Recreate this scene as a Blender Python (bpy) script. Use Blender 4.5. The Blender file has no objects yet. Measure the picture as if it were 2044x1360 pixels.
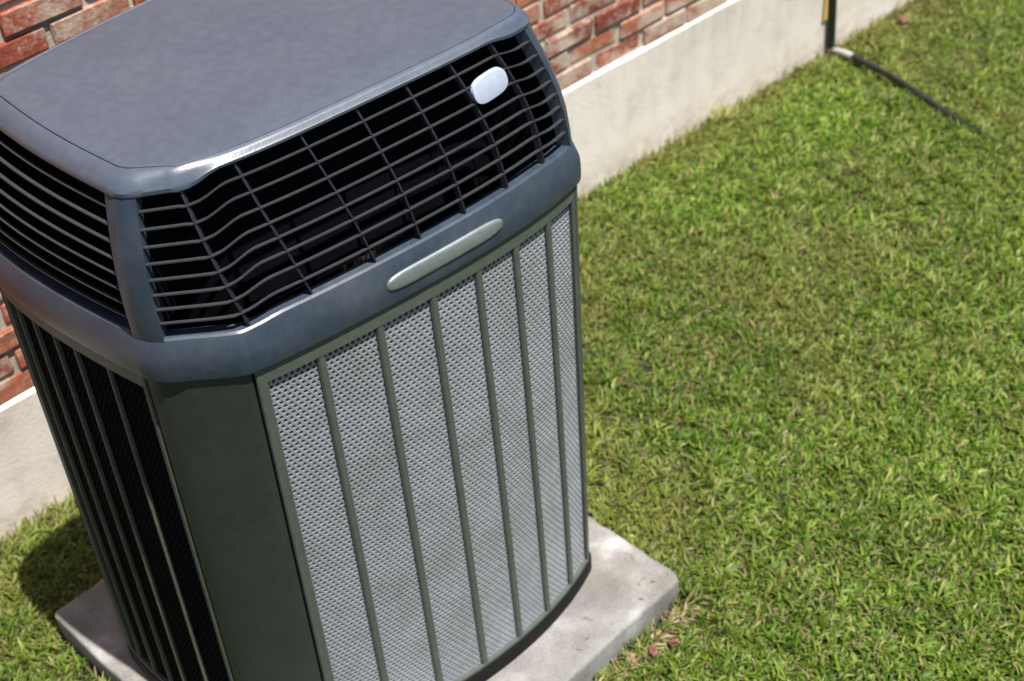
import bpy, bmesh, math, random
import numpy as np
from mathutils import Matrix, Vector, noise
random.seed(7); rng = np.random.default_rng(7)
scene = bpy.context.scene
col = scene.collection

# ---------------- camera, world, sun, exposure ----------------
RIGHT = Vector((0.69406348, -0.71776366, -0.0555987))
DOWN = Vector((-0.49766024, -0.4225522, -0.75748526))
FWD = Vector((0.52020204, 0.55341212, -0.65048048))
cam = bpy.data.cameras.new('camera'); camo = bpy.data.objects.new('camera', cam); col.objects.link(camo)
mw = Matrix.Identity(4)
for i in range(3):
    mw[i][0] = RIGHT[i]; mw[i][1] = -DOWN[i]; mw[i][2] = -FWD[i]
mw[2][3] = 2.5
camo.matrix_world = mw
cam.sensor_width = 36; cam.lens = 2953.4/2044*36
cam.clip_start = .05; cam.clip_end = 1000
cam.dof.use_dof = True; cam.dof.focus_distance = 2.2; cam.dof.aperture_fstop = 4.8
scene.camera = camo

SUN = Vector((0.03, -0.36, 1.0)).normalized()
elev = math.asin(SUN.z); azim = math.atan2(SUN.x, SUN.y)
world = bpy.data.worlds.new('World'); scene.world = world; world.use_nodes = True
wn = world.node_tree
bg = wn.nodes['Background']; sky = wn.nodes.new('ShaderNodeTexSky'); sky.sky_type = 'NISHITA'
sky.sun_disc = False; sky.sun_elevation = elev; sky.sun_rotation = azim
sky.air_density = 1.0; sky.dust_density = 1.2
wn.links.new(sky.outputs[0], bg.inputs[0]); bg.inputs[1].default_value = 0.055
sl = bpy.data.lights.new('sun', 'SUN'); sl.energy = 4.8; sl.angle = math.radians(.53); sl.color = (1, .955, .88)
so = bpy.data.objects.new('sun', sl); col.objects.link(so)
so.rotation_euler = SUN.to_track_quat('Z', 'Y').to_euler(); so.location = (0, 0, 6)
scene.view_settings.view_transform = 'Standard'; scene.view_settings.look = 'None'
scene.view_settings.gamma = 1; scene.view_settings.use_curve_mapping = False
scene.view_settings.exposure = 0.75

# ---------------- helpers ----------------
def tag(o, label=None, cat=None, group=None, kind=None):
    if label: o['label'] = label
    if cat: o['category'] = cat
    if group: o['group'] = group
    if kind: o['kind'] = kind
    return o
def empty(name, loc=(0, 0, 0)):
    o = bpy.data.objects.new(name, None); col.objects.link(o); o.location = loc
    o.empty_display_size = .05
    return o
def obj(name, me, parent=None):
    o = bpy.data.objects.new(name, me); col.objects.link(o)
    if parent:
        o.parent = parent
        p = parent; off = Vector((0, 0, 0))
        while p: off += p.location; p = p.parent
        o.location = -off
    return o
def mesh(name, V, F, mat, smooth=None):
    me = bpy.data.meshes.new(name); me.from_pydata([tuple(v) for v in V], [], F)
    me.materials.append(mat)
    bm = bmesh.new(); bm.from_mesh(me); bmesh.ops.recalc_face_normals(bm, faces=bm.faces); bm.to_mesh(me); bm.free()
    if smooth is not None:
        me.polygons.foreach_set('use_smooth', [True]*len(me.polygons)); me.set_sharp_from_angle(angle=math.radians(smooth))
    me.update(); return me
class MB:
    def __init__(s): s.V = []; s.F = []
    def hexa(s, P):           # 8 points: bottom 4, top 4
        b = len(s.V); s.V += [tuple(p) for p in P]
        s.F += [(b, b+3, b+2, b+1), (b+4, b+5, b+6, b+7)] + [(b+i, b+(i+1) % 4, b+4+(i+1) % 4, b+4+i) for i in range(4)]
    def box(s, x0, x1, y0, y1, z0, z1):
        s.hexa([(x0, y0, z0), (x1, y0, z0), (x1, y1, z0), (x0, y1, z0), (x0, y0, z1), (x1, y0, z1), (x1, y1, z1), (x0, y1, z1)])
    def sweep(s, secs, closed_section=True, caps=True):   # secs: list of point rings
        b = len(s.V); n = len(secs[0])
        for r in secs: s.V += [tuple(p) for p in r]
        for i in range(len(secs)-1):
            for j in range(n if closed_section else n-1):
                k = (j+1) % n
                s.F.append((b+i*n+j, b+i*n+k, b+(i+1)*n+k, b+(i+1)*n+j))
        if caps and closed_section:
            s.F.append(tuple(b+j for j in range(n))[::-1]); m = b+(len(secs)-1)*n
            s.F.append(tuple(m+j for j in range(n)))
    def build(s, name, mat, parent=None, smooth=None):
        return obj(name, mesh(name, s.V, s.F, mat, smooth), parent)
def sm(a, b, x):
    t = max(0, min(1, (x-a)/(b-a))); return t*t*(3-2*t)

# ---------------- materials ----------------
def newmat(name):
    m = bpy.data.materials.new(name); m.use_nodes = True
    nt = m.node_tree; return m, nt, nt.nodes['Principled BSDF']
def N(nt, t, **kw):
    n = nt.nodes.new(t)
    for k, v in kw.items(): setattr(n, k, v)
    return n
def noise_n(nt, scale, detail=4, rough=.55, coords='Object', vec=None, dim='3D'):
    n = N(nt, 'ShaderNodeTexNoise'); n.inputs['Scale'].default_value = scale; n.inputs['Detail'].default_value = detail
    n.inputs['Roughness'].default_value = rough
    if vec is None:
        tc = N(nt, 'ShaderNodeTexCoord'); nt.links.new(tc.outputs[coords], n.inputs['Vector'])
    else: nt.links.new(vec, n.inputs['Vector'])
    return n
def ramp(nt, fac, stops, interp='LINEAR'):
    r = N(nt, 'ShaderNodeValToRGB'); cr = r.color_ramp; cr.interpolation = interp
    while len(cr.elements) < len(stops): cr.elements.new(.5)
    for e, (p, c) in zip(cr.elements, stops):
        e.position = p; e.color = (*c, 1) if len(c) == 3 else c
    nt.links.new(fac, r.inputs[0]); return r
def mixc(nt, a, b, fac, mode='MIX'):
    m = N(nt, 'ShaderNodeMix', data_type='RGBA', blend_type=mode)
    for idx, v in ((0, fac), (6, a), (7, b)):
        if isinstance(v, (int, float)): m.inputs[idx].default_value = v
        elif isinstance(v, tuple): m.inputs[idx].default_value = (*v, 1)
        else: nt.links.new(v, m.inputs[idx])
    return m.outputs[2]
def bump(nt, b, h, strength, dist):
    n = N(nt, 'ShaderNodeBump'); n.inputs['Strength'].default_value = strength; n.inputs['Distance'].default_value = dist
    nt.links.new(h, n.inputs['Height']); nt.links.new(n.outputs[0], b.inputs['Normal'])
def paint(name, c, rough, dust=.25, dustc=(.3, .3, .29), bs=.15, scale=220, metallic=0, spec=.5):
    m, nt, b = newmat(name)
    n1 = noise_n(nt, 9, 6, .65); n2 = noise_n(nt, 60, 4, .6)
    r1 = ramp(nt, n1.outputs[0], [(.42, (0, 0, 0)), (.75, (1, 1, 1))])
    mu = N(nt, 'ShaderNodeMath', operation='MULTIPLY'); nt.links.new(r1.outputs[0], mu.inputs[0]); mu.inputs[1].default_value = dust
    c1 = mixc(nt, c, dustc, mu.outputs[0])
    r2 = ramp(nt, n2.outputs[0], [(.3, (.88, .88, .88)), (.7, (1.1, 1.1, 1.1))])
    nt.links.new(mixc(nt, c1, r2.outputs[0], 1.0, 'MULTIPLY'), b.inputs['Base Color'])
    rr = N(nt, 'ShaderNodeMapRange'); nt.links.new(n1.outputs[0], rr.inputs[0]); rr.inputs[3].default_value = rough-.07; rr.inputs[4].default_value = rough+.12
    nt.links.new(rr.outputs[0], b.inputs['Roughness'])
    b.inputs['Metallic'].default_value = metallic; b.inputs['Specular IOR Level'].default_value = spec
    n3 = noise_n(nt, scale, 2, .5); bump(nt, b, n3.outputs[0], bs, .0012)
    return m
M_cap = paint('cap_plastic', (.068, .086, .121), .32, dust=.14, dustc=(.15, .16, .185), bs=.15)
M_band = paint('band_plastic', (.034, .050, .076), .34, dust=.12)
M_slat = paint('slat_plastic', (.040, .043, .050), .45, dust=.25, dustc=(.06, .06, .06))
M_grib = paint('grille_rib_plastic', (.014, .016, .024), .5, dust=.2, dustc=(.04, .04, .045))
M_olive = paint('olive_rib', (.10, .09, .065), .5, dust=.2)
M_body = paint('body_paint', (.075, .092, .075), .45, dust=.12, dustc=(.16, .16, .13))
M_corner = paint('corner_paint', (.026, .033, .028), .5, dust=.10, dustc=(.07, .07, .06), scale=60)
M_black = paint('black_base', (.006, .006, .006), .7, dust=.15, dustc=(.02, .018, .015), spec=.25)
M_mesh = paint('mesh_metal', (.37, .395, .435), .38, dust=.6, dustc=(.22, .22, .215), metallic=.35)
M_mesh_shade = paint('mesh_shaded', (.006, .006, .008), .8, dust=.1, dustc=(.012, .012, .011), spec=.05)  # darkened copy of the silver mesh, shade of the left face put into colour
M_badge = paint('badge_silver', (.27, .31, .31), .32, dust=.1, metallic=.5)
M_plate = paint('plate_white', (.36, .41, .52), .35, dust=.08)
M_shade = paint('shade_black', (.005, .0055, .007), .7, dust=0, spec=.2)  # near-black stands in for shade in the hood and behind the left mesh
M_white = paint('white_pvc', (.4, .4, .38), .4, dust=.15)
M_pipe = paint('dark_pipe', (.011, .012, .013), .45, dust=.3, dustc=(.035, .035, .03))
M_tan = paint('yellow_strip', (.62, .42, .13), .6, dust=.2)
# fins: fine horizontal tube rows over vertical aluminium fins
m, nt, b = newmat('coil_fins'); M_fins = m
tc = N(nt, 'ShaderNodeTexCoord'); w = N(nt, 'ShaderNodeTexWave'); w.bands_direction = 'Z'; w.inputs['Scale'].default_value = 12
nt.links.new(tc.outputs['Object'], w.inputs['Vector'])
r = ramp(nt, w.outputs[0], [(0, (.10, .105, .115)), (1, (.22, .225, .24))]); nt.links.new(r.outputs[0], b.inputs['Base Color'])
b.inputs['Roughness'].default_value = .5; b.inputs['Metallic'].default_value = .5
M_shade.node_tree.nodes['Principled BSDF'].inputs['Specular IOR Level'].default_value = 0
M_cap.node_tree.nodes['Principled BSDF'].inputs['Specular IOR Level'].default_value = .8
for M_ in (M_cap, M_band):
    b = M_.node_tree.nodes['Principled BSDF']; b.inputs['Coat Weight'].default_value = .3 if M_ is M_cap else .12; b.inputs['Coat Roughness'].default_value = .35
# concrete pad
m, nt, b = newmat('pad_concrete'); M_pad = m
n1 = noise_n(nt, 7, 8, .62); n2 = noise_n(nt, 160, 4, .7); n3 = noise_n(nt, 2.6, 4, .5)
r1 = ramp(nt, n1.outputs[0], [(.30, (.17, .16, .15)), (.48, (.24, .232, .225)), (.60, (.33, .325, .32)), (.70, (.50, .50, .50))])
r2 = ramp(nt, n2.outputs[0], [(.3, (.78, .78, .78)), (.65, (1.08, 1.08, 1.08))])
r3 = ramp(nt, n3.outputs[0], [(.35, (.78, .74, .70)), (.6, (1, 1, 1))])
c = mixc(nt, r1.outputs[0], r2.outputs[0], 1.0, 'MULTIPLY'); c = mixc(nt, c, r3.outputs[0], 1.0, 'MULTIPLY')
nt.links.new(c, b.inputs['Base Color']); b.inputs['Roughness'].default_value = .85; bump(nt, b, n2.outputs[0], .5, .002)
# painted foundation
m, nt, b = newmat('foundation_paint'); M_found = m
n1 = noise_n(nt, 3.2, 6, .6); n2 = noise_n(nt, 90, 6, .7); n3 = noise_n(nt, 14, 6, .7)
r1 = ramp(nt, n1.outputs[0], [(.3, (.64, .57, .51)), (.5, (.76, .69, .62)), (.7, (.78, .74, .70))])
r3 = ramp(nt, n3.outputs[0], [(.28, (.80, .79, .78)), (.5, (1, 1, 1))])
c = mixc(nt, r1.outputs[0], r3.outputs[0], 1.0, 'MULTIPLY')
# grey weathering under the ledge, run marks and soil splash near the grass
gp = N(nt, 'ShaderNodeNewGeometry'); sx = N(nt, 'ShaderNodeSeparateXYZ'); nt.links.new(gp.outputs['Position'], sx.inputs[0])
cb = N(nt, 'ShaderNodeCombineXYZ'); mz = N(nt, 'ShaderNodeMath', operation='MULTIPLY'); nt.links.new(sx.outputs[2], mz.inputs[0]); mz.inputs[1].default_value = .18
nt.links.new(sx.outputs[0], cb.inputs[0]); nt.links.new(mz.outputs[0], cb.inputs[2])
n6 = noise_n(nt, 11, 5, .65, vec=cb.outputs[0]); n7 = noise_n(nt, 22, 6, .7, vec=gp.outputs['Position'])
def band(z0, z1, src, t0, t1, amt):
    a = N(nt, 'ShaderNodeMapRange', clamp=True); nt.links.new(sx.outputs[2], a.inputs[0]); a.inputs[1].default_value = z0; a.inputs[2].default_value = z1
    q = N(nt, 'ShaderNodeMapRange', clamp=True); nt.links.new(src, q.inputs[0]); q.inputs[1].default_value = t0; q.inputs[2].default_value = t1; q.inputs[4].default_value = amt
    u = N(nt, 'ShaderNodeMath', operation='MULTIPLY'); nt.links.new(a.outputs[0], u.inputs[0]); nt.links.new(q.outputs[0], u.inputs[1]); return u.outputs[0]
c = mixc(nt, c, (.47, .46, .45), band(.02, .27, n6.outputs[0], .44, .66, .6))
c = mixc(nt, c, (.30, .24, .15), band(.04, -.07, n7.outputs[0], .42, .62, .6))
nt.links.new(c, b.inputs['Base Color'])
b.inputs['Roughness'].default_value = .8; bump(nt, b, n2.outputs[0], .6, .003)
# mortar
m, nt, b = newmat('mortar'); M_mortar = m
n1 = noise_n(nt, 18, 6, .7); n2 = noise_n(nt, 150, 4, .7)
r1 = ramp(nt, n1.outputs[0], [(.3, (.30, .25, .20)), (.6, (.55, .49, .42)), (.8, (.66, .62, .56))])
nt.links.new(r1.outputs[0], b.inputs['Base Color']); b.inputs['Roughness'].default_value = .95; bump(nt, b, n2.outputs[0], .8, .004)
# brick
m, nt, b = newmat('old_brick'); M_brick = m
oi = N(nt, 'ShaderNodeObjectInfo'); geo = N(nt, 'ShaderNodeNewGeometry')
rb = ramp(nt, oi.outputs['Random'], [(0, (.30, .065, .038)), (.25, (.37, .095, .05)), (.45, (.20, .04, .028)), (.62, (.42, .15, .075)), (.78, (.24, .09, .06)), (.9, (.32, .055, .04)), (1, (.42, .26, .18))])
n1 = noise_n(nt, 16, 7, .7, vec=geo.outputs['Position']); n2 = noise_n(nt, 70, 5, .7, vec=geo.outputs['Position']); n4 = noise_n(nt, 5, 3, .5, vec=geo.outputs['Position'])
rv = ramp(nt, n2.outputs[0], [(.25, (.6, .6, .6)), (.7, (1.25, 1.2, 1.15))])
c = mixc(nt, rb.outputs[0], rv.outputs[0], 1.0, 'MULTIPLY')
ad = N(nt, 'ShaderNodeMath', operation='ADD'); nt.links.new(n1.outputs[0], ad.inputs[0]); nt.links.new(n4.outputs[0], ad.inputs[1])
rs = ramp(nt, ad.outputs[0], [(.0, (0, 0, 0)), (1.0, (0, 0, 0))])
mr = N(nt, 'ShaderNodeMapRange', clamp=True); nt.links.new(ad.outputs[0], mr.inputs[0]); mr.inputs[1].default_value = .97; mr.inputs[2].default_value = 1.17; mr.inputs[3].default_value = 0; mr.inputs[4].default_value = .85
c = mixc(nt, c, (.52, .43, .34), mr.outputs[0])
n5 = noise_n(nt, 42, 5, .75, vec=geo.outputs['Position'])
mr2 = N(nt, 'ShaderNodeMapRange', clamp=True); nt.links.new(n5.outputs[0], mr2.inputs[0]); mr2.inputs[1].default_value = .53; mr2.inputs[2].default_value = .68; mr2.inputs[4].default_value = .6
c = mixc(nt, c, (.56, .46, .37), mr2.outputs[0])
nt.links.new(c, b.inputs['Base Color']); b.inputs['Roughness'].default_value = .9; bump(nt, b, n2.outputs[0], .9, .004)
# soil
m, nt, b = newmat('lawn_soil'); M_soil = m
n1 = noise_n(nt, 3, 8, .6); n2 = noise_n(nt, 60, 6, .75)
r1 = ramp(nt, n1.outputs[0], [(.3, (.040, .055, .014)), (.6, (.06, .068, .022)), (.75, (.09, .07, .035))])
r2 = ramp(nt, n2.outputs[0], [(.3, (.5, .5, .5)), (.7, (1.3, 1.3, 1.2))])
nt.links.new(mixc(nt, r1.outputs[0], r2.outputs[0], 1.0, 'MULTIPLY'), b.inputs['Base Color'])
b.inputs['Roughness'].default_value = 1; bump(nt, b, n2.outputs[0], 1, .02)
# grass blades
m, nt, b = newmat('grass_blade'); M_grass = m
at = N(nt, 'ShaderNodeAttribute', attribute_name='blade_colour')
nt.links.new(at.outputs['Color'], b.inputs['Base Color']); b.inputs['Roughness'].default_value = .5
b.inputs['Specular IOR Level'].default_value = .35
tr = N(nt, 'ShaderNodeBsdfTranslucent'); nt.links.new(at.outputs['Color'], tr.inputs[0])
mx = N(nt, 'ShaderNodeMixShader'); mx.inputs[0].default_value = .42
out = nt.nodes['Material Output']; nt.links.new(b.outputs[0], mx.inputs[1]); nt.links.new(tr.outputs[0], mx.inputs[2]); nt.links.new(mx.outputs[0], out.inputs[0])
m, nt, b = newmat('dry_leaf'); M_leaf = m
n1 = noise_n(nt, 60, 4); r1 = ramp(nt, n1.outputs[0], [(.3, (.12, .045, .03)), (.7, (.24, .11, .07))])
nt.links.new(r1.outputs[0], b.inputs['Base Color']); b.inputs['Roughness'].default_value = .6

# ---------------- ground ----------------
GZ = -.085
def gz(x, y):
    return GZ + .012*noise.noise(Vector((x*1.3, y*1.3, 3.1))) + .006*noise.noise(Vector((x*5, y*5, 1.1)))
V = []; F = []
xs = [-60, -20, -6] + list(np.arange(-1, 7.01, .1)) + [10, 24, 60]
ys = [-60, -20, -6] + list(np.arange(-2, 4.01, .1)) + [6, 20, 60]
for yv in ys:
    for xv in xs: V.append((xv, yv, gz(xv, yv) if abs(xv) < 9 and abs(yv) < 7 else GZ))
nx = len(xs)
for j in range(len(ys)-1):
    for i in range(nx-1): F.append((j*nx+i, j*nx+i+1, (j+1)*nx+i+1, (j+1)*nx+i))
tag(obj('ground', mesh('ground', V, F, M_soil, 60)), kind='structure')

# ---------------- house wall ----------------
WA = math.radians(-3.8); we = Vector((math.cos(WA), math.sin(WA), 0)); wn_ = Vector((math.sin(WA), -math.cos(WA), 0))
WO = Vector((2.703, 2.49, 0))          # point on foundation face
def wp(s, d, z):                       # s along, d out of wall (towards lawn)
    p = WO + we*s + wn_*d; return (p.x, p.y, z)
def wbox(mb, s0, s1, d0, d1, z0, z1):
    mb.hexa([wp(s0, d1, z0), wp(s1, d1, z0), wp(s1, d0, z0), wp(s0, d0, z0), wp(s0, d1, z1), wp(s1, d1, z1), wp(s1, d0, z1), wp(s0, d0, z1)])
wall = empty('house_wall', wp(-1, 0, GZ))
tag(wall, 'old red brick house wall above a cream painted concrete foundation', 'wall')
FT = .31
def ledge(s): return .021*min(s, 0) if s > -3 else -.063
fm = MB()
secs = []
for s in np.arange(-6, 7.01, .05):
    o1 = .004*noise.noise(Vector((s*3, 0, 0))); o2 = .004*noise.noise(Vector((s*4, 7, 0))); zt = FT+ledge(s)+.003*noise.noise(Vector((s*6, 3, 0)))
    secs.append([wp(s, -.3, -.4), wp(s, .004, -.4), wp(s, o1, 0), wp(s, o2, .15), wp(s, o1*.5, FT+ledge(s)-.03), wp(s, o1*.5, zt-.004), wp(s, -.003, zt-.0008), wp(s, -.012, zt), wp(s, -.016, zt)])
fm.sweep(secs); fm.build('foundation', M_found, wall, 30)
mo = MB(); wbox(mo, -6, 7, -.25, -.017, .20, 2.9); mo.build('mortar', M_mortar, wall)
# bricks
BW, BH, JX, JZ = .180, .052, .012, .011
variants = []
for k in range(8):
    bm = bmesh.new(); bmesh.ops.create_cube(bm, size=1)
    bmesh.ops.bevel(bm, geom=bm.edges[:], offset=.0, segments=1) if False else None
    for v in bm.verts: v.co = Vector((v.co.x*BW, v.co.y*.09, v.co.z*BH))
    bmesh.ops.bevel(bm, geom=bm.edges[:], offset=.0045, segments=1, affect='EDGES')
    for v in bm.verts: v.co += Vector((rng.normal()*.0018, rng.normal()*.0014, rng.normal()*.0014))
    me = bpy.data.meshes.new('brick'); bm.to_mesh(me); bm.free(); me.materials.append(M_brick); variants.append(me)
def inview(p, mx=1.0, my=1.0):
    d = Vector(p)-Vector((0, 0, 2.5)); z = d.dot(FWD)
    if z < .1: return False
    x = 2953.4*d.dot(RIGHT)/z; y = 2953.4*d.dot(DOWN)/z
    return abs(x) < 1022*mx and abs(y) < 680*my
spots = []
row = 0; z = FT+.004+BH/2
while z < 2.88:
    s = -6 + (row % 2)*(BW+JX)/2
    while s < 6.9:
        spots.append((s+rng.normal()*.002, z+rng.normal()*.0012, rng.normal()*.0025, rng.normal()*.006, rng.integers(8)))
        s += BW+JX
    z += BH+JZ; row += 1
def uvdist(sp):
    p = wp(sp[0], -.03, sp[1]); d = Vector(p)-Vector((0, 0, 2.5)); zz = max(.1, d.dot(FWD))
    x = abs(2953.4*d.dot(RIGHT)/zz)/1022; y = abs(2953.4*d.dot(DOWN)/zz)/680
    return max(x, y)
spots.sort(key=uvdist)
rest = MB(); rv_, rf_ = [], []
for i, (s, z, dd, tw, k) in enumerate(spots):
    p = Vector(wp(s, -.0545+dd, z+ledge(s)))
    if i < 290:
        o = bpy.data.objects.new('brick', variants[k]); col.objects.link(o); o.parent = wall
        o.location = p-wall.location; o.rotation_euler = (0, tw-(.021 if -3 < s < 0 else 0), WA+tw*.5)
    else:
        me = variants[k]; b0 = len(rv_)
        R_ = Matrix.Rotation(WA, 3, 'Z')
        for v in me.vertices: rv_.append(tuple(R_ @ v.co + p))
        for f in me.polygons: rf_.append(tuple(b0+q for q in f.vertices))
o = obj('brickwork', mesh('brickwork', rv_, rf_, M_brick), wall); o['kind'] = 'stuff'

# ---------------- concrete pad ----------------
PX0, PX1, PY0, PY1 = .687, 1.676, 1.298, 2.262
def rrect(ins_, z, r=.016):
    x0, x1, y0, y1 = PX0+ins_, PX1-ins_, PY0+ins_, PY1-ins_; r = max(.004, r-ins_); P = []
    def line(p, q):
        n_ = int((Vector(q)-Vector(p)).length/.012)
        for i in range(n_): P.append((p[0]+(q[0]-p[0])*i/n_, p[1]+(q[1]-p[1])*i/n_))
    def arc(cx, cy, a0):
        for i in range(7): a = a0+math.pi/2*i/7; P.append((cx+r*math.cos(a), cy+r*math.sin(a)))
    line((x0+r, y0), (x1-r, y0)); arc(x1-r, y0+r, -math.pi/2); line((x1, y0+r), (x1, y1-r)); arc(x1-r, y1-r, 0)
    line((x1-r, y1), (x0+r, y1)); arc(x0+r, y1-r, math.pi/2); line((x0, y1-r), (x0, y0+r)); arc(x0+r, y0+r, math.pi)
    return [(p[0], p[1], z) for p in P]
n0 = len(rrect(0, 0)); V = []; F = []; LV = [(.008, -.13), (.003, -.08), (.001, -.045), (0, -.010), (.0010, -.0042), (.0036, -.0012), (.008, -.0001), (.020, 0)]
base_ = rrect(0, 0); cpx, cpy = (PX0+PX1)/2, (PY0+PY1)/2
for d_, z_ in LV:
    for i, p in enumerate(base_):
        q = Vector((p[0]-(p[0]-cpx)*d_/.49, p[1]-(p[1]-cpy)*d_/.47, z_))
        nn = noise.noise_vector(q*9)*.0028+noise.noise_vector(q*40)*.0012
        chip = max(0, noise.noise(Vector((p[0]*26, p[1]*26, 4)))-.38)*.02 if -.02 < z_ < -.001 else 0
        q += Vector((nn.x, nn.y, nn.z*(.6 if z_ < -.001 else .1)))
        q.x -= (1 if q.x > cpx else -1)*chip; q.y -= (1 if q.y > cpy else -1)*chip
        V.append(q)
for l_ in range(len(LV)-1):
    for i in range(n0): F.append((l_*n0+i, l_*n0+(i+1) % n0, (l_+1)*n0+(i+1) % n0, (l_+1)*n0+i))
F.append(tuple((len(LV)-1)*n0+i for i in range(n0))); F.append(tuple(range(n0))[::-1])
pad = obj('concrete_pad', mesh('concrete_pad', V, F, M_pad, 50))
tag(pad, 'pale weathered concrete slab lying in the grass under the air conditioner', 'slab')

# ---------------- air conditioner ----------------
# plan outlines (metres): B = widest band, T = foot of the cap; matched face by face
def interp(tab, x): return float(np.interp(x, [a for a, _ in tab], [b for _, b in tab]))
FB = [(.862, 1.498), (.885, 1.492), (.99, 1.474), (1.085, 1.460), (1.185, 1.448), (1.285, 1.441), (1.385, 1.438), (1.47, 1.441), (1.53, 1.449), (1.556, 1.4545)]
LB = [(1.625, .750), (1.71, .736), (1.80, .729), (1.88, .724), (1.96, .722), (2.03, .730)]
def seg(a, b, n): return [(a[0]+(b[0]-a[0])*i/n, a[1]+(b[1]-a[1])*i/n) for i in range(n+1)]
def smoothpts(tab, n, swap=False):
    xs_ = np.linspace(tab[0][0], tab[-1][0], n+1)
    c = np.polyfit([a for a, _ in tab], [b for _, b in tab], 4 if not swap else 3)
    return [((float(np.polyval(c, x)), float(x)) if swap else (float(x), float(np.polyval(c, x)))) for x in xs_]
def outline(which):
    """faces in order, anticlockwise seen from above: chamfer, front, cornerR, right, cornerBR, back, cornerBL, left, post"""
    O = {}
    if which == 'B':
        O['post'] = [(.750, 1.625), (.752, 1.607), (.759, 1.590), (.772, 1.575)]
        ch = seg((.772, 1.575), (.852, 1.503), 6)
        O['front'] = smoothpts(FB, 40)
        ch[-1] = (.853, 1.5035); O['chamfer'] = ch + [O['front'][0]]
        e = O['front'][-1]
        O['cr'] = [e, (1.565, 1.459), (1.572, 1.467), (1.576, 1.481), (1.577, 1.505)]
        O['right'] = [(1.577+.022*math.sin(math.pi*i/20), 1.505+.53*i/20) for i in range(21)]
        O['cbr'] = [(1.577, 2.035), (1.572, 2.060), (1.556, 2.078), (1.53, 2.088)]
        O['back'] = [(1.53-.73*i/24, 2.088+.028*math.sin(math.pi*i/24)) for i in range(25)]
        O['cbl'] = [(.80, 2.088), (.768, 2.083), (.745, 2.065), (.731, 2.03)]
        O['left'] = smoothpts(LB, 20, True)[::-1]; O['left'][0] = (.731, 2.03); O['left'][-1] = (.750, 1.625)
    else:
        O['post'] = [(.783, 1.640), (.785, 1.622), (.792, 1.607), (.804, 1.595)]
        TF = [(.850, 1.562), (.888, 1.545), (1.0, 1.527), (1.1, 1.513), (1.2, 1.503), (1.3, 1.495), (1.38, 1.491), (1.478, 1.491)]
        O['front'] = smoothpts(TF, 40)
        ch = seg((.804, 1.595), (.843, 1.568), 6); O['chamfer'] = ch + [O['front'][0]]
        e = O['front'][-1]
        O['cr'] = [e, (1.490, 1.495), (1.500, 1.503), (1.506, 1.518), (1.508, 1.54)]
        O['right'] = [(1.508+.010*math.sin(math.pi*i/20), 1.54+.43*i/20) for i in range(21)]
        O['cbr'] = [(1.508, 1.97), (1.502, 1.992), (1.482, 2.008), (1.45, 2.015)]
        O['back'] = [(1.45-.60*i/24, 2.015+.018*math.sin(math.pi*i/24)) for i in range(25)]
        O['cbl'] = [(.85, 2.015), (.812, 2.010), (.790, 1.994), (.780, 1.965)]
        O['left'] = [(.780-.008*math.sin(math.pi*i/20)+.003*i/20, 1.965-.325*i/20) for i in range(21)]
    return O
OB, OT = outline('B'), outline('T')
ORDER = ['post', 'chamfer', 'front', 'cr', 'right', 'cbr', 'back', 'cbl', 'left']
def ring(O):
    r = []; tags = []
    for k in ORDER:
        pts = O[k]; 
        for i, p in enumerate(pts[:-1]): r.append(p); tags.append((k, i/(len(pts)-1)))
    return r, tags
RB, TAGS = ring(OB); RT, _ = ring(OT)
CX, CY = 1.16, 1.78
def ins(p, d, hw=.425, hd=.33):
    return (CX+(p[0]-CX)*(1-d/hw), CY+(p[1]-CY)*(1-d/hd))
def jog(t):
    k, u = t
    return sm(.02, .105, u)*(1-.7*sm(.86, .96, u)) if k == 'front' else (0.3 if k in ('right', 'back', 'cr', 'cbr') else 0)
def loftring(R, prof, mat, name, parent, jz=None, smooth=35, closeprof=True, fill=None, km=None):
    mb = MB(); n = len(R); V = []
    for (d, z, j) in prof:
        for ii, (p, t) in enumerate(zip(R, TAGS)):
            q = ins(p, d*(km[ii] if km and d > .003 else 1)); V.append((q[0], q[1], z+j*jog(t)))
    F = []; m = len(prof)
    for i in range(m if closeprof else m-1):
        a = i*n; b_ = ((i+1) % m)*n
        for k in range(n):
            l = (k+1) % n; F.append((a+k, a+l, b_+l, b_+k))
    if fill is not None:
        a = fill*n; c = len(V); cz = V[a][2]+.005
        # inner rings for a very slight dome
        base = a; prev = [a+k for k in range(n)]
        for s, dz in ((.75, .003), (.45, .0045), (.15, .005)):
            st = len(V)
            for k in range(n):
                v = V[a+k]; V.append((CX+(v[0]-CX)*s, CY+(v[1]-CY)*s, V[a][2]+dz))
            cur = [st+k for k in range(n)]
            for k in range(n): F.append((prev[k], prev[(k+1) % n], cur[(k+1) % n], cur[k]))
            prev = cur
        F.append(tuple(prev))
    return obj(name, mesh(name, V, F, mat, smooth), parent)
ac = empty('air_conditioner', (CX, CY, 0))
tag(ac, 'dark grey outdoor air conditioner with louvred hood and silver mesh sides on a concrete slab', 'air conditioner')
GB, GT = 1.108, 1.347        # grille foot and head
KM = []                                  # rim is wide on the sides, narrow along the front
for k, u in TAGS:
    KM.append({'left': .85, 'post': .85, 'chamfer': .85-.30*u, 'front': .55-.10*sm(0, .2, u), 'cr': .45+.1*u, 'right': .55+.35*u, 'cbr': .9, 'back': .9, 'cbl': .95}[k])
CAPP = [(.020, 1.347, .015), (.001, 1.342, .016), (-.002, 1.345, .015), (-.0025, 1.3515, .013), (.001, 1.357, .0095), (.010, 1.3655, .005), (.020, 1.3712, .002), (.027, 1.3738, 0), (.0305, 1.3745, 0), (.0322, 1.3735, 0), (.0345, 1.3735, 0), (.035, 1.368, 0)]
loftring(RT, CAPP, M_cap, 'top_cap', ac, km=KM)
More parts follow.
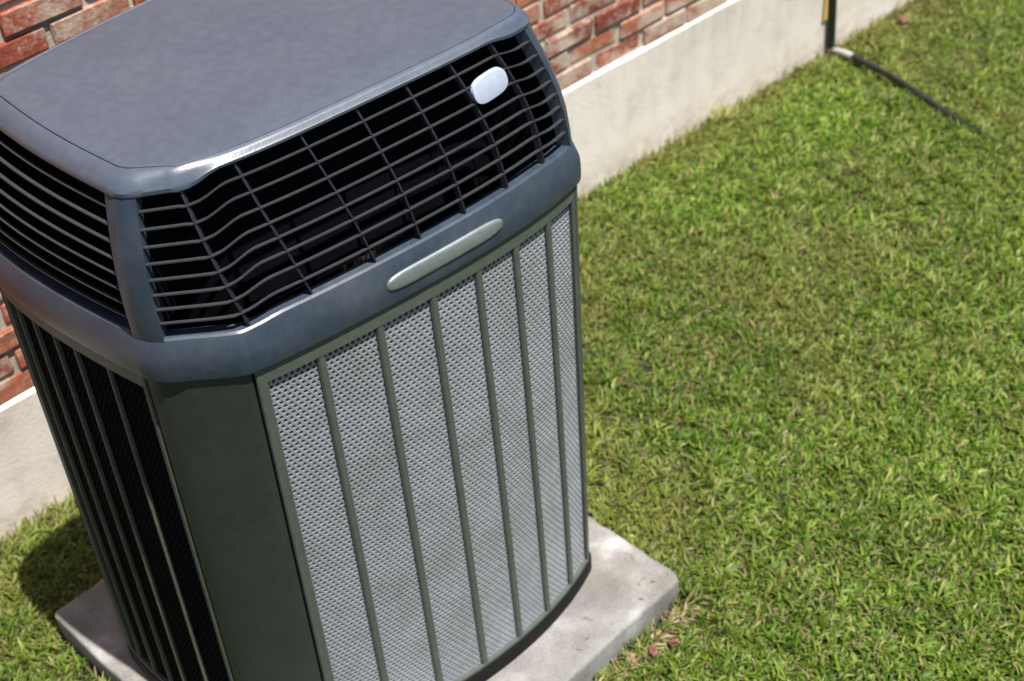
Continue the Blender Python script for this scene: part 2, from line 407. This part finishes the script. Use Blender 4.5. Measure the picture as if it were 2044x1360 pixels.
loftring(RT, [(.0368, 1.366, 0), (.0365, 1.3738, 0), (.0385, 1.3750, 0), (.047, 1.3756, 0)], M_cap, 'lid_panel', ac, closeprof=False, fill=3, km=KM)
loftring(RB, [(.026, 1.04, 0), (.010, 1.028, 0), (.001, 1.029, 0), (0, 1.034, 0), (0, 1.060, 0), (.0008, 1.073, .001), (.0075, 1.097, .004), (.0098, 1.103, .005), (.0135, 1.106, .005), (.030, 1.107, .005)], M_band, 'trim_band', ac, smooth=28)
# grille surface
def gpt(face, u, t, d=0):
    a = OB[face]; b_ = OT[face]
    def at(P, u):
        x = u*(len(P)-1); i = min(int(x), len(P)-2); f = x-i
        return (P[i][0]*(1-f)+P[i+1][0]*f, P[i][1]*(1-f)+P[i+1][1]*f)
    p, q = at(a, u), at(b_, u)
    bz = .012*math.sin(math.pi*max(0, min(1, t)))
    p = ins(p, .012+d-bz); q = ins(q, .003+d-bz)
    tt = t
    j = .006+(.016-.006)*min(1, t*3) if t < .85 else .016-(t-.85)*.02
    return Vector((p[0]*(1-tt)+q[0]*tt, p[1]*(1-tt)+q[1]*tt, GB+(GT-GB)*t+j*jog((face, u))))
NS = 8
faces_g = {'fl': [('chamfer', i/7) for i in range(7)]+[('front', i/60) for i in range(61)]}
for k in ('right', 'back', 'left'): faces_g[k] = [(k, i/20) for i in range(21)]
for fk, path in faces_g.items():
    for s in range(1, NS+1):
        t = s/(NS+1); th = .0024
        mb = MB(); secs = []
        for f, u in path:
            o_ = gpt(f, u, t); i_ = gpt(f, u, t, .0065)
            up = Vector((0, 0, th/2)); i_.z = o_.z-.001
            secs.append([o_-up*.9, o_+up, i_+up*.8, i_-up*.8])
        mb.sweep(secs); mb.build('slat', M_slat, ac, 30)
ribs = [('front', a, b_) for a, b_ in ((.018, .004), (.177, .132), (.35, .304), (.48, .463), (.618, .61), (.759, .747), (.897, .884))]+[('right', u, u) for u in (.2, .4, .6, .8)]+[('back', u, u) for u in (.17, .33, .5, .67, .83)]
for f, ub, ut in ribs:
    mb = MB(); secs = []
    for i in range(13):
        t = i/12; u = ub+(ut-ub)*t; a = gpt(f, u, t, .002); c = gpt(f, u, t, .010)
        tan = (gpt(f, min(1, u+.004), t)-gpt(f, max(0, u-.004), t)); tan.z = 0; tan.normalize(); tan *= .0016
        c.z = a.z
        secs.append([a-tan, a+tan, c+tan, c-tan])
    mb.sweep(secs); mb.build('grille_rib', M_grib, ac)
def post(pB, pT, name):
    mb = MB(); secs = []
    for i in range(7):
        t = i/6; r = []
        bz = .012*math.sin(math.pi*t)
        P = [(ins(a, .0095-bz), ins(b_, .001-bz)) for a, b_ in zip(pB, pT)]
        Q = [(ins(a, .026-bz), ins(b_, .02-bz)) for a, b_ in zip(pB, pT)]
        for a, b_ in P+Q[::-1]:
            r.append((a[0]*(1-t)+b_[0]*t, a[1]*(1-t)+b_[1]*t, 1.090+(1.350-1.090)*t))
        secs.append(r)
    mb.sweep(secs); mb.build(name, M_band, ac, 50)
for k in ('post', 'cr', 'cbr', 'cbl'): post(OB[k], OT[k], 'corner_post')
# fan shroud inside the hood, coloured black to hold the shade behind the slats
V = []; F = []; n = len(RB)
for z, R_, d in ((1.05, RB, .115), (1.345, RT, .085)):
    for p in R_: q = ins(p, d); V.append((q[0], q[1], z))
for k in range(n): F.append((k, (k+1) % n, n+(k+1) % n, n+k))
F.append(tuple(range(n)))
obj('inner_shroud', mesh('inner_shroud', V, F, M_shade), ac)
for k in ('post', 'cr', 'cbr', 'cbl'):  # added black blockers, no parts of the unit: keep the hood interior dark
    a, b_ = OB[k][1], OT[k][1]; a2, b2 = OB[k][2], OT[k][2]
    mb = MB(); P = []
    for z, o1, d1, d2 in ((1.092, (a, a2), .022, .19), (1.352, (b_, b2), .018, .17)):
        q1, q2 = o1; P += [(*ins(q1, d1), z), (*ins(q2, d1), z), (*ins(q2, d2), z), (*ins(q1, d2), z)]
    mb.hexa(P); mb.build('added_blocker', M_shade, ac)
# badge on the band (long rounded lozenge) following the curve
cf = np.polyfit([a for a, _ in FB], [b_ for _, b_ in FB], 4)
def yf(x): return float(np.polyval(cf, x))
def plaque(name, mat, x0, x1, z0, z1, yfun, th, pw=.35, n=28, ang=0, rim=.004):
    # superellipse plate: pw small = boxier ends
    ring_ = []
    cx, cz, a, b_ = (x0+x1)/2, (z0+z1)/2, (x1-x0)/2, (z1-z0)/2
    for i in range(n*2):
        th_ = math.pi*i/n; c, s = math.cos(th_), math.sin(th_)
        ring_.append((a*math.copysign(abs(c)**pw, c), b_*math.copysign(abs(s)**.75, s)))
    V = []; F = []; m = len(ring_)
    for sc, dy in ((1, .003), (1, -th*.55), (.985, -th*.9), (.96, -th)):
        for px, pz in ring_:
            zs = pz*(sc if sc == 1 else (b_-(1-sc)*a*1.0)/b_)
            qx = px*sc; x = cx+qx*math.cos(ang)-zs*math.sin(ang); z = cz+qx*math.sin(ang)+zs*math.cos(ang)
            y = yfun(x, z); V.append((x, y+dy, z))
    for i in range(3):
        for k in range(m): F.append((i*m+k, i*m+(k+1) % m, (i+1)*m+(k+1) % m, (i+1)*m+k))
    # fill in strips
    l = 3*m
    for k in range(n):
        a1, a2, b1, b2 = l+k, l+k+1, l+(2*n-k) % (2*n), l+(2*n-k-1) % (2*n)
        f = []
        for q in (a1, a2, b2, b1):
            if q not in f: f.append(q)
        if len(f) >= 3: F.append(tuple(f))
    return obj(name, mesh(name, V, F, mat, 40), ac)
plaque('badge', M_badge, 1.110, 1.350, 1.052, 1.083, lambda x, z: yf(x)+.002+max(0, z-1.076)*.25, .005, pw=.30)
def ygr(x, z):
    u = 0
    best = None
    for i in range(40, 61):
        u = i/60; p = gpt('front', u, (z-GB)/(GT-GB))
        if best is None or abs(p.x-x) < best[0]: best = (abs(p.x-x), p.y)
    return best[1]
def yplane(x, z):
    p0 = gpt('front', .80, .80); p1 = gpt('front', .80, .95); s = (p1.y-p0.y)/(p1.z-p0.z)
    return p0.y + (z-p0.z)*s
plaque('nameplate', M_plate, 1.340, 1.414, 1.280, 1.319, yplane, .004, pw=.6, ang=math.radians(3))

# lower body faces
def belly(x, y, z):
    # the sheet metal of the front swells towards its foot
    if y > 1.6 or x < .87 or x > 1.6: return 0
    return -.034*math.sin(math.pi*min(1, max(0, (x-.87)/.72)))**.9*(1-z/1.04)
def curve(pts):
    P = [Vector((*ins(p, .0065), 0)) for p in pts]; L = [0]
    for a, b_ in zip(P, P[1:]): L.append(L[-1]+(b_-a).length)
    def f(s, z=0, d=0):        # d = depth inwards
        s = max(0, min(L[-1], s)); i = min(int(np.searchsorted(L, s, side='right'))-1, len(P)-2)
        a, b_ = P[i], P[i+1]; k = (s-L[i])/(L[i+1]-L[i]); p = a.lerp(b_, k)
        t = (b_-a).normalized(); nrm = Vector((-t.y, t.x, 0))     # anticlockwise: left of travel is inside
        q = p+nrm*d; return Vector((q.x, q.y+belly(p.x, p.y, z), z))
    return f, L[-1]
ZB, ZT = .046, 1.032
def strip(name, f, s0, s1, z0, z1, d0, d1, mat, n=2, smooth=None, bev=.002):
    mb = MB(); secs = []
    for i in range(n+1):
        s = s0+(s1-s0)*i/n
        e = bev if i in (0, n) else 0
        secs.append([f(s, z0, d0+e), f(s, z1, d0+e), f(s, z1, d1), f(s, z0, d1)])
    if n >= 2 and bev:
        secs = [[f(s0, z0, d0+bev), f(s0, z1, d0+bev), f(s0, z1, d1), f(s0, z0, d1)]]+[[f(s, z0, d0), f(s, z1, d0), f(s, z1, d1), f(s, z0, d1)] for s in np.linspace(s0+bev, s1-bev, n)]+[[f(s1, z0, d0+bev), f(s1, z1, d0+bev), f(s1, z1, d1), f(s1, z0, d1)]]
    mb.sweep(secs); return mb.build(name, mat, ac, smooth)
HW, HR, MD = .0112, .0097, .0085
def honeycomb(f, s0, s1, z0, z1, depth, hole=.60):
    nc = max(2, round((s1-s0)/HW)); w = (s1-s0)/nc; nr = int((z1-z0)/HR)
    V = []; F = []
    hexo = [(0, 2/3), (.5, 1/3), (.5, -1/3), (0, -2/3), (-.5, -1/3), (-.5, 1/3)]
    for r in range(nr+1):
        for c in range(nc+1):
            cs = s0+(c+(.5 if r % 2 else 0))*w; cz = z0+r*HR
            if cs > s1+1e-6: continue
            b0 = len(V)
            for k, sc, d in ((0, 1, depth), (1, 1-hole*.62, depth), (2, 1-hole*.62, depth+MD)):
                for hx, hz in hexo:
                    s = min(s1, max(s0, cs+hx*w*sc)); z = min(z1, max(z0, cz+hz*HR*sc))
                    V.append(f(s, z, d))
            for lv in (0, 1):
                for k in range(6):
                    l = (k+1) % 6; F.append((b0+lv*6+k, b0+lv*6+l, b0+(lv+1)*6+l, b0+(lv+1)*6+k))
    return V, F
def face_panel(key, cuts, stile=.018, bar=.0145, mm=None, ew=.8):
    """framed panel: stiles at both ends, bars at cut positions, honeycomb mesh between"""
    f, L = curve(OB[key]); S0 = .006
    strip('frame_rail', f, S0, L-.002, ZT-.036, ZT-.002, 0, .014, M_body, n=14, smooth=40)
    strip('frame_rail', f, S0, L-.002, ZB, ZB+.007, 0, .014, M_body, n=14, smooth=40)
    strip('frame_stile', f, S0, S0+stile, ZB+.0075, ZT-.0365, 0, .014, M_body)
    strip('frame_stile', f, L-.002-stile*ew, L-.002, ZB+.0075, ZT-.0365, 0, .014, M_body)
    edges = [S0+stile]+[c for c in cuts]+[L-.002-stile*ew]
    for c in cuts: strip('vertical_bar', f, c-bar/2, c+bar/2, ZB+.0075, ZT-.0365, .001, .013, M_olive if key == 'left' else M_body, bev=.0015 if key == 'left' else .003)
    for i in range(len(edges)-1):
        a = edges[i]+(bar/2 if i else 0)+.0003; b_ = edges[i+1]-(bar/2 if i < len(edges)-2 else 0)-.0003
        V, F = honeycomb(f, a, b_, ZB+.0078, ZT-.0368, .008)
        me = bpy.data.meshes.new('mesh_panel'); me.from_pydata([tuple(v) for v in V], [], F); me.materials.append(mm or M_mesh); me.update()
        obj('mesh_panel', me, ac)
    mb = MB(); secs = [[f(L*i/20, ZB+.002, .021), f(L*i/20, ZT-.002, .021)] for i in range(21)]
    mb.sweep(secs, closed_section=False); mb.build('coil', M_shade if key == 'left' else M_fins, ac)  # left coil is blackened to paint in its shade
f0, L0 = curve(OB['front'])
def s_of_x(x):
    ss = np.linspace(0, L0, 800); xs_ = [f0(s).x for s in ss]; return float(np.interp(x, xs_, ss))
face_panel('front', [s_of_x(x) for x in (.983, 1.093, 1.200, 1.297, 1.385, 1.471)], ew=.45)
fl, LL = curve(OB['left'])
face_panel('left', [LL*k for k in (.13, .27, .42, .56, .765)], bar=.0055, stile=.012, mm=M_mesh_shade)  # this face takes the mesh with shade painted in
fr, LR = curve(OB['right']); face_panel('right', [LR*k/5 for k in range(1, 5)], bar=.014)
fb, LBk = curve(OB['back']); face_panel('back', [LBk*k/7 for k in range(1, 7)], bar=.016)
def corner_panel(pts, name, mat=None):
    P = [Vector((*ins(p, .0055), 0)) for p in pts]
    mb = MB(); secs = []
    lv = [(ZB, 0), (ZT-.004, 0)]
    inner = [Vector((*ins((q.x, q.y), .020), 0)) for q in P]
    for z, _ in lv: secs.append([Vector((q.x, q.y, z)) for q in P]+[Vector((q.x, q.y, z)) for q in inner[::-1]])
    mb.sweep(secs); return mb.build(name, mat or M_corner, ac, 60)
def arc_extend(a, b_): return a
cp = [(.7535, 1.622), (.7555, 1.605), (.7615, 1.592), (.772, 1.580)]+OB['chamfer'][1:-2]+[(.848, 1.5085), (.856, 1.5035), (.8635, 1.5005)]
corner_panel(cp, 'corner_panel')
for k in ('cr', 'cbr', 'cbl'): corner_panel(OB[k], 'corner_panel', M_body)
# base pan
V = []; F = []
for z, d in ((.001, .010), (.008, .005), (.042, .005), (.047, .009)):
    for p in RB: q = ins(p, d); V.append((q[0], q[1]+belly(q[0], q[1], z), z))
for i in range(3):
    for k in range(n): F.append((i*n+k, i*n+(k+1) % n, (i+1)*n+(k+1) % n, (i+1)*n+k))
F.append(tuple(range(n))); F.append(tuple(3*n+k for k in range(n)))
obj('base_pan', mesh('base_pan', V, F, M_black, 40), ac)

# ---------------- hose and pipe by the wall ----------------
def tube_mb(mb, pts, r, n=12):
    P = [Vector(p) for p in pts]; secs = []
    for i, p in enumerate(P):
        t = (P[min(i+1, len(P)-1)]-P[max(i-1, 0)]).normalized()
        a = t.cross(Vector((0, 0, 1)) if abs(t.z) < .9 else Vector((1, 0, 0))).normalized(); c = t.cross(a)
        rr = r[i] if isinstance(r, (list, tuple)) else r
        secs.append([p+(a*math.cos(2*math.pi*k/n)+c*math.sin(2*math.pi*k/n))*rr for k in range(n)])
    mb.sweep(secs)
pr = empty('drain_pipe', (3.82, 2.375, GZ))
tag(pr, 'dark drain pipe standing against the cream foundation and running out across the lawn', 'pipe')
mb = MB(); top = Vector((3.755, 2.404, .80)); foot = Vector((3.822, 2.3985, -.050))
tube_mb(mb, [foot.lerp(top, i/8) for i in range(9)], .0130, 14); mb.build('upright_pipe', M_pipe, pr, 50)
mb = MB(); tube_mb(mb, [(3.822, 2.392, -.056), (3.822, 2.375, -.053), (3.820, 2.35, -.050), (3.817, 2.325, -.048), (3.8145, 2.308, -.047)], [.008, .0115, .0115, .0125, .0115], 14); mb.build('white_fitting', M_white, pr, 50)
mb = MB(); tube_mb(mb, [(3.8145, 2.307, -.047), (3.80, 2.22, -.046), (3.785, 2.14, -.046), (3.765, 2.05, -.050), (3.745, 1.97, -.056), (3.73, 1.90, -.064), (3.715, 1.82, -.069), (3.70, 1.72, -.076), (3.685, 1.60, -.082), (3.67, 1.48, -.084), (3.655, 1.36, -.090), (3.64, 1.25, -.11)], .0100, 12); mb.build('ground_pipe', M_pipe, pr, 50)
st = MB(); wbox(st, 1.078, 1.096, .0, .010, .065, 1.2)
tag(st.build('wall_strip', M_tan), 'thin yellow strip fixed to the foundation just left of the drain pipe', 'strip')

# ---------------- grass ----------------
def vnoise(x, y, sc, seed):
    r = np.random.default_rng(seed).random((64, 64)); X = x*sc; Y = y*sc
    xi = np.floor(X).astype(int); yi = np.floor(Y).astype(int); fx = X-xi; fy = Y-yi
    fx = fx*fx*(3-2*fx); fy = fy*fy*(3-2*fy)
    g = lambda a, b_: r[a % 64, b_ % 64]
    return (g(xi, yi)*(1-fx)+g(xi+1, yi)*fx)*(1-fy)+(g(xi, yi+1)*(1-fx)+g(xi+1, yi+1)*fx)*fy
def make_grass(nb, x0, x1, y0, y1, hscale=1.0, test=None, wscale=1.0):
    x = rng.uniform(x0, x1, nb); y = rng.uniform(y0, y1, nb)
    # visibility band (camera and some margin)
    d = np.stack([x, y, np.full(nb, GZ)-2.5], 1); z = d@np.array(FWD); u = 2953.4*(d@np.array(RIGHT))/z; v = 2953.4*(d@np.array(DOWN))/z
    keep = (np.abs(u) < 1400) & (v < 1000) & (v > -950) & (z > .3)
    pm = .012
    keep &= ~((x > PX0-pm) & (x < PX1+pm) & (y > PY0-pm) & (y < PY1+pm))
    keep &= ((x-WO.x)*math.sin(WA)*-1+(y-WO.y)*math.cos(WA) < -.008)
    if test is not None: keep &= test(x, y)
    x = x[keep]; y = y[keep]; return x, y
def blades(x, y, L, W, tilt, colr, zoff=0):
    nb = len(x); a = rng.uniform(0, 2*np.pi, nb); 
    dirx, diry = np.cos(a), np.sin(a); px, py = -diry, dirx
    g = np.array([gz(xx, yy) for xx, yy in zip(x, y)]) if nb < 50000 else GZ+.012*(vnoise(x, y, 1.3, 5)*2-1)*.0
    V = np.zeros((nb, 7, 3), np.float32)
    ts = [0, .35, .70, 1.0]; wd = [.75, 1.0, .75, 0]
    idx = 0
    for k, t in enumerate(ts):
        ang = tilt*(.25+.95*t)                   # bends over as it rises
        r = L*t*np.sin(ang); h = L*t*np.cos(ang)
        cxp = x+dirx*r; cyp = y+diry*r; czp = g+h+zoff
        if k < 3:
            for sgn in (-1, 1):
                V[:, idx, 0] = cxp+px*W*wd[k]*sgn*.5; V[:, idx, 1] = cyp+py*W*wd[k]*sgn*.5; V[:, idx, 2] = czp+sgn*W*.15; idx += 1
        else:
            V[:, idx, 0] = cxp; V[:, idx, 1] = cyp; V[:, idx, 2] = czp; idx += 1
    tri = np.array([[0, 1, 3], [0, 3, 2], [2, 3, 5], [2, 5, 4], [4, 5, 6]])
    T = (np.arange(nb)[:, None, None]*7+tri[None]).reshape(-1, 3)
    C = np.ones((nb, 7, 4), np.float32); C[:, :, :3] = colr[:, None, :]
    C[:, :2, :3] *= np.array([1.0, .95, .85])      # paler sheath tint at the blade foot
    return V.reshape(-1, 3), T, C.reshape(-1, 4)
def build_np(name, parts, mat):
    V = np.concatenate([p[0] for p in parts]); C = np.concatenate([p[2] for p in parts]); off = 0; Ts = []
    for p in parts: Ts.append(p[1]+off); off += len(p[0])
    T = np.concatenate(Ts)
    me = bpy.data.meshes.new(name); me.vertices.add(len(V)); me.vertices.foreach_set('co', V.astype(np.float32).ravel())
    me.loops.add(len(T)*3); me.loops.foreach_set('vertex_index', T.astype(np.int32).ravel())
    me.polygons.add(len(T)); me.polygons.foreach_set('loop_start', np.arange(0, len(T)*3, 3, dtype=np.int32))
    me.polygons.foreach_set('loop_total', np.full(len(T), 3, np.int32))
    me.update(calc_edges=True)
    at_ = me.color_attributes.new('blade_colour', 'FLOAT_COLOR', 'POINT'); at_.data.foreach_set('color', C.ravel())
    me.materials.append(mat); return obj(name, me)
def greens(x, y, dryness):
    nb = len(x)
    p = vnoise(x, y, 2.3, 11)*.5+vnoise(x, y, 6.1, 12)*.3+vnoise(x, y, 17, 13)*.2
    G = np.array([[.070, .140, .012], [.115, .200, .022], [.175, .245, .042], [.24, .295, .075], [.045, .095, .014]])
    c = G[rng.choice(5, nb, p=[.26, .30, .20, .10, .14])]
    c = c*(.85+.45*rng.random(nb))[:, None]*(.60+.46*vnoise(x, y, 1.7, 61)+.34*vnoise(x, y, 9, 62))[:, None]*np.array([1.30, 1.24, 1.15])
    yel = np.array([.26, .25, .065]); dry = np.array([.34, .29, .13])
    dr = rng.random(nb); thr = dryness*(.35+1.3*p)
    c = np.where((dr < thr)[:, None], dry*(.7+.6*rng.random(nb))[:, None], c)
    ym = np.clip((p-.5)*2.2, 0, .55)[:, None]
    dw = -((x-WO.x)*math.sin(WA)*-1+(y-WO.y)*math.cos(WA))
    ym = np.maximum(ym, (np.clip(1-dw/.28, 0, 1)*vnoise(x, y, 4, 44)*1.1)[:, None].clip(0, .85))
    c = c*(1-ym)+yel*(.7+.6*rng.random(nb))[:, None]*ym
    return c.astype(np.float32)
parts = []
x, y = make_grass(600000, .0, 6.2, -.9, 2.75)
print('blades', len(x))
nb = len(x)
clump = vnoise(x, y, 28, 21)
L = (.018+.026*rng.random(nb))*(.45+1.0*clump); W = .0032+.0036*rng.random(nb)
tilt = np.radians(rng.uniform(15, 80, nb))
parts.append(blades(x, y, L, W, tilt, greens(x, y, .085)))
# scattered broader, paler blades in small tufts
x, y = make_grass(26000, .0, 6.2, -.9, 2.75, test=lambda a, b_: vnoise(a, b_, 13, 71) > .55); nb = len(x)
parts.append(blades(x, y, .03+.028*rng.random(nb), .005+.003*rng.random(nb), np.radians(rng.uniform(30, 80, nb)), np.minimum(greens(x, y, .05)*1.15, .5).astype(np.float32)))
# dead thatch lying low
x, y = make_grass(90000, .0, 6.2, -.9, 2.75); nb = len(x)
cc = np.array([.20, .18, .07])*(.4+.8*rng.random(nb))[:, None]
parts.append(blades(x, y, .02+.03*rng.random(nb), .002+.002*rng.random(nb), np.radians(rng.uniform(75, 88, nb)), cc.astype(np.float32), .004))
# longer fringe against the foundation and around the pad
def fringe(x, y):
    dw = -((x-WO.x)*math.sin(WA)*-1+(y-WO.y)*math.cos(WA))
    dp = np.maximum(np.maximum(PX0-x, x-PX1), np.maximum(PY0-y, y-PY1))
    return (dw < .05*vnoise(x, y, 9, 31)+.01) | (dp < .022+.02*vnoise(x, y, 14, 32))
x, y = make_grass(260000, .0, 6.2, -.9, 2.75, test=fringe); nb = len(x)
parts.append(blades(x, y, .03+.035*rng.random(nb), .003+.0025*rng.random(nb), np.radians(rng.uniform(5, 55, nb)), greens(x, y, .42)))
x = rng.uniform(1.05, 1.66, 650); y = rng.normal(1.268, .008, 650)+(x-1.4)*.0; y = np.minimum(y, 1.285); nb = len(x)
cc = np.array([.50, .38, .22])*(.45+.75*rng.random(nb))[:, None]
parts.append(blades(x, y, .02+.035*rng.random(nb), .002+.0022*rng.random(nb), np.radians(rng.uniform(55, 88, nb)), cc.astype(np.float32), .006))
x = rng.uniform(PX0+.02, PX1-.01, 420); y = rng.uniform(PY0+.005, PY1, 420); k_ = ((y < 1.42) | (x > 1.6)) & (rng.random(420) < .55); x, y = x[k_], y[k_]; nb = len(x)
cc = np.array([.34, .30, .14])*(.35+.8*rng.random(nb))[:, None]
parts.append(blades(x, y, .008+.018*rng.random(nb), .0012+.001*rng.random(nb), np.full(nb, np.radians(89)), cc.astype(np.float32), .0875))
g = build_np('lawn_grass', parts, M_grass)
tag(g, 'coarse mown green lawn with dry straw patches', 'grass', kind='stuff')
print('tris', sum(len(p[1]) for p in parts))

# weed and leaves
def leaf(name, loc, size, rot, label, group):
    V = []; F = []
    n_ = 8
    for i in range(n_+1):
        t = i/n_; w = size*.32*math.sin(math.pi*t)**.8*(1+.25*math.sin(9*t))
        for s in (-1, 0, 1): V.append((size*(t-.5), s*w, .25*size*abs(s)*(.5+.5*math.sin(5*t+s))+.05*size*math.sin(3*t)))
    for i in range(n_):
        for s in (0, 1): F.append((i*3+s, i*3+s+1, (i+1)*3+s+1, (i+1)*3+s))
    o = obj(name, mesh(name, V, F, M_leaf, 60)); o.location = loc; o.rotation_euler = rot
    md = o.modifiers.new('thickness', 'SOLIDIFY'); md.thickness = .0006
    return tag(o, label, 'leaf', group)
leaf('dry_leaf', (1.515, 1.247, -.062), .032, (.2, -.1, .7), 'curled reddish dry leaf on the grass nearest the slab front edge', 'dry leaves in the grass')
leaf('dry_leaf', (1.562, 1.224, -.062), .028, (-.3, .2, 2.1), 'small brown dry leaf in the grass right of the curled reddish leaf', 'dry leaves in the grass')
leaf('dry_leaf', (4.144, 2.325, -.06), .06, (.2, .1, .3), 'rusty brown leaf on the grass beside the foundation, far right of the pipe', 'dry leaves in the grass')
wd = MB()
for i in range(22):
    a = rng.uniform(0, 6.28); L_ = rng.uniform(.03, .075); tl = rng.uniform(.2, 1.0); r0 = rng.uniform(0, .025)
    bx, by = 3.25+r0*math.cos(a), 2.425+r0*math.sin(a)
    dx, dy = math.cos(a)*math.sin(tl), math.sin(a)*math.sin(tl)*.6; px, py = -math.sin(a)*.005, math.cos(a)*.005
    b0 = len(wd.V)
    wd.V += [(bx, by, GZ), (bx+dx*L_*.5-px, by+dy*L_*.5-py, GZ+L_*.6), (bx+dx*L_*.5+px, by+dy*L_*.5+py, GZ+L_*.6), (bx+dx*L_, by+dy*L_, GZ+L_*math.cos(tl)+.02)]
    wd.F += [(b0, b0+1, b0+2), (b0+1, b0+3, b0+2)]
m, nt, b = newmat('weed_leaf'); b.inputs['Base Color'].default_value = (.42, .42, .16, 1); b.inputs['Roughness'].default_value = .6
tag(wd.build('weed_tuft', m), 'pale yellow weed tuft growing against the foundation left of the pipe', 'weed')
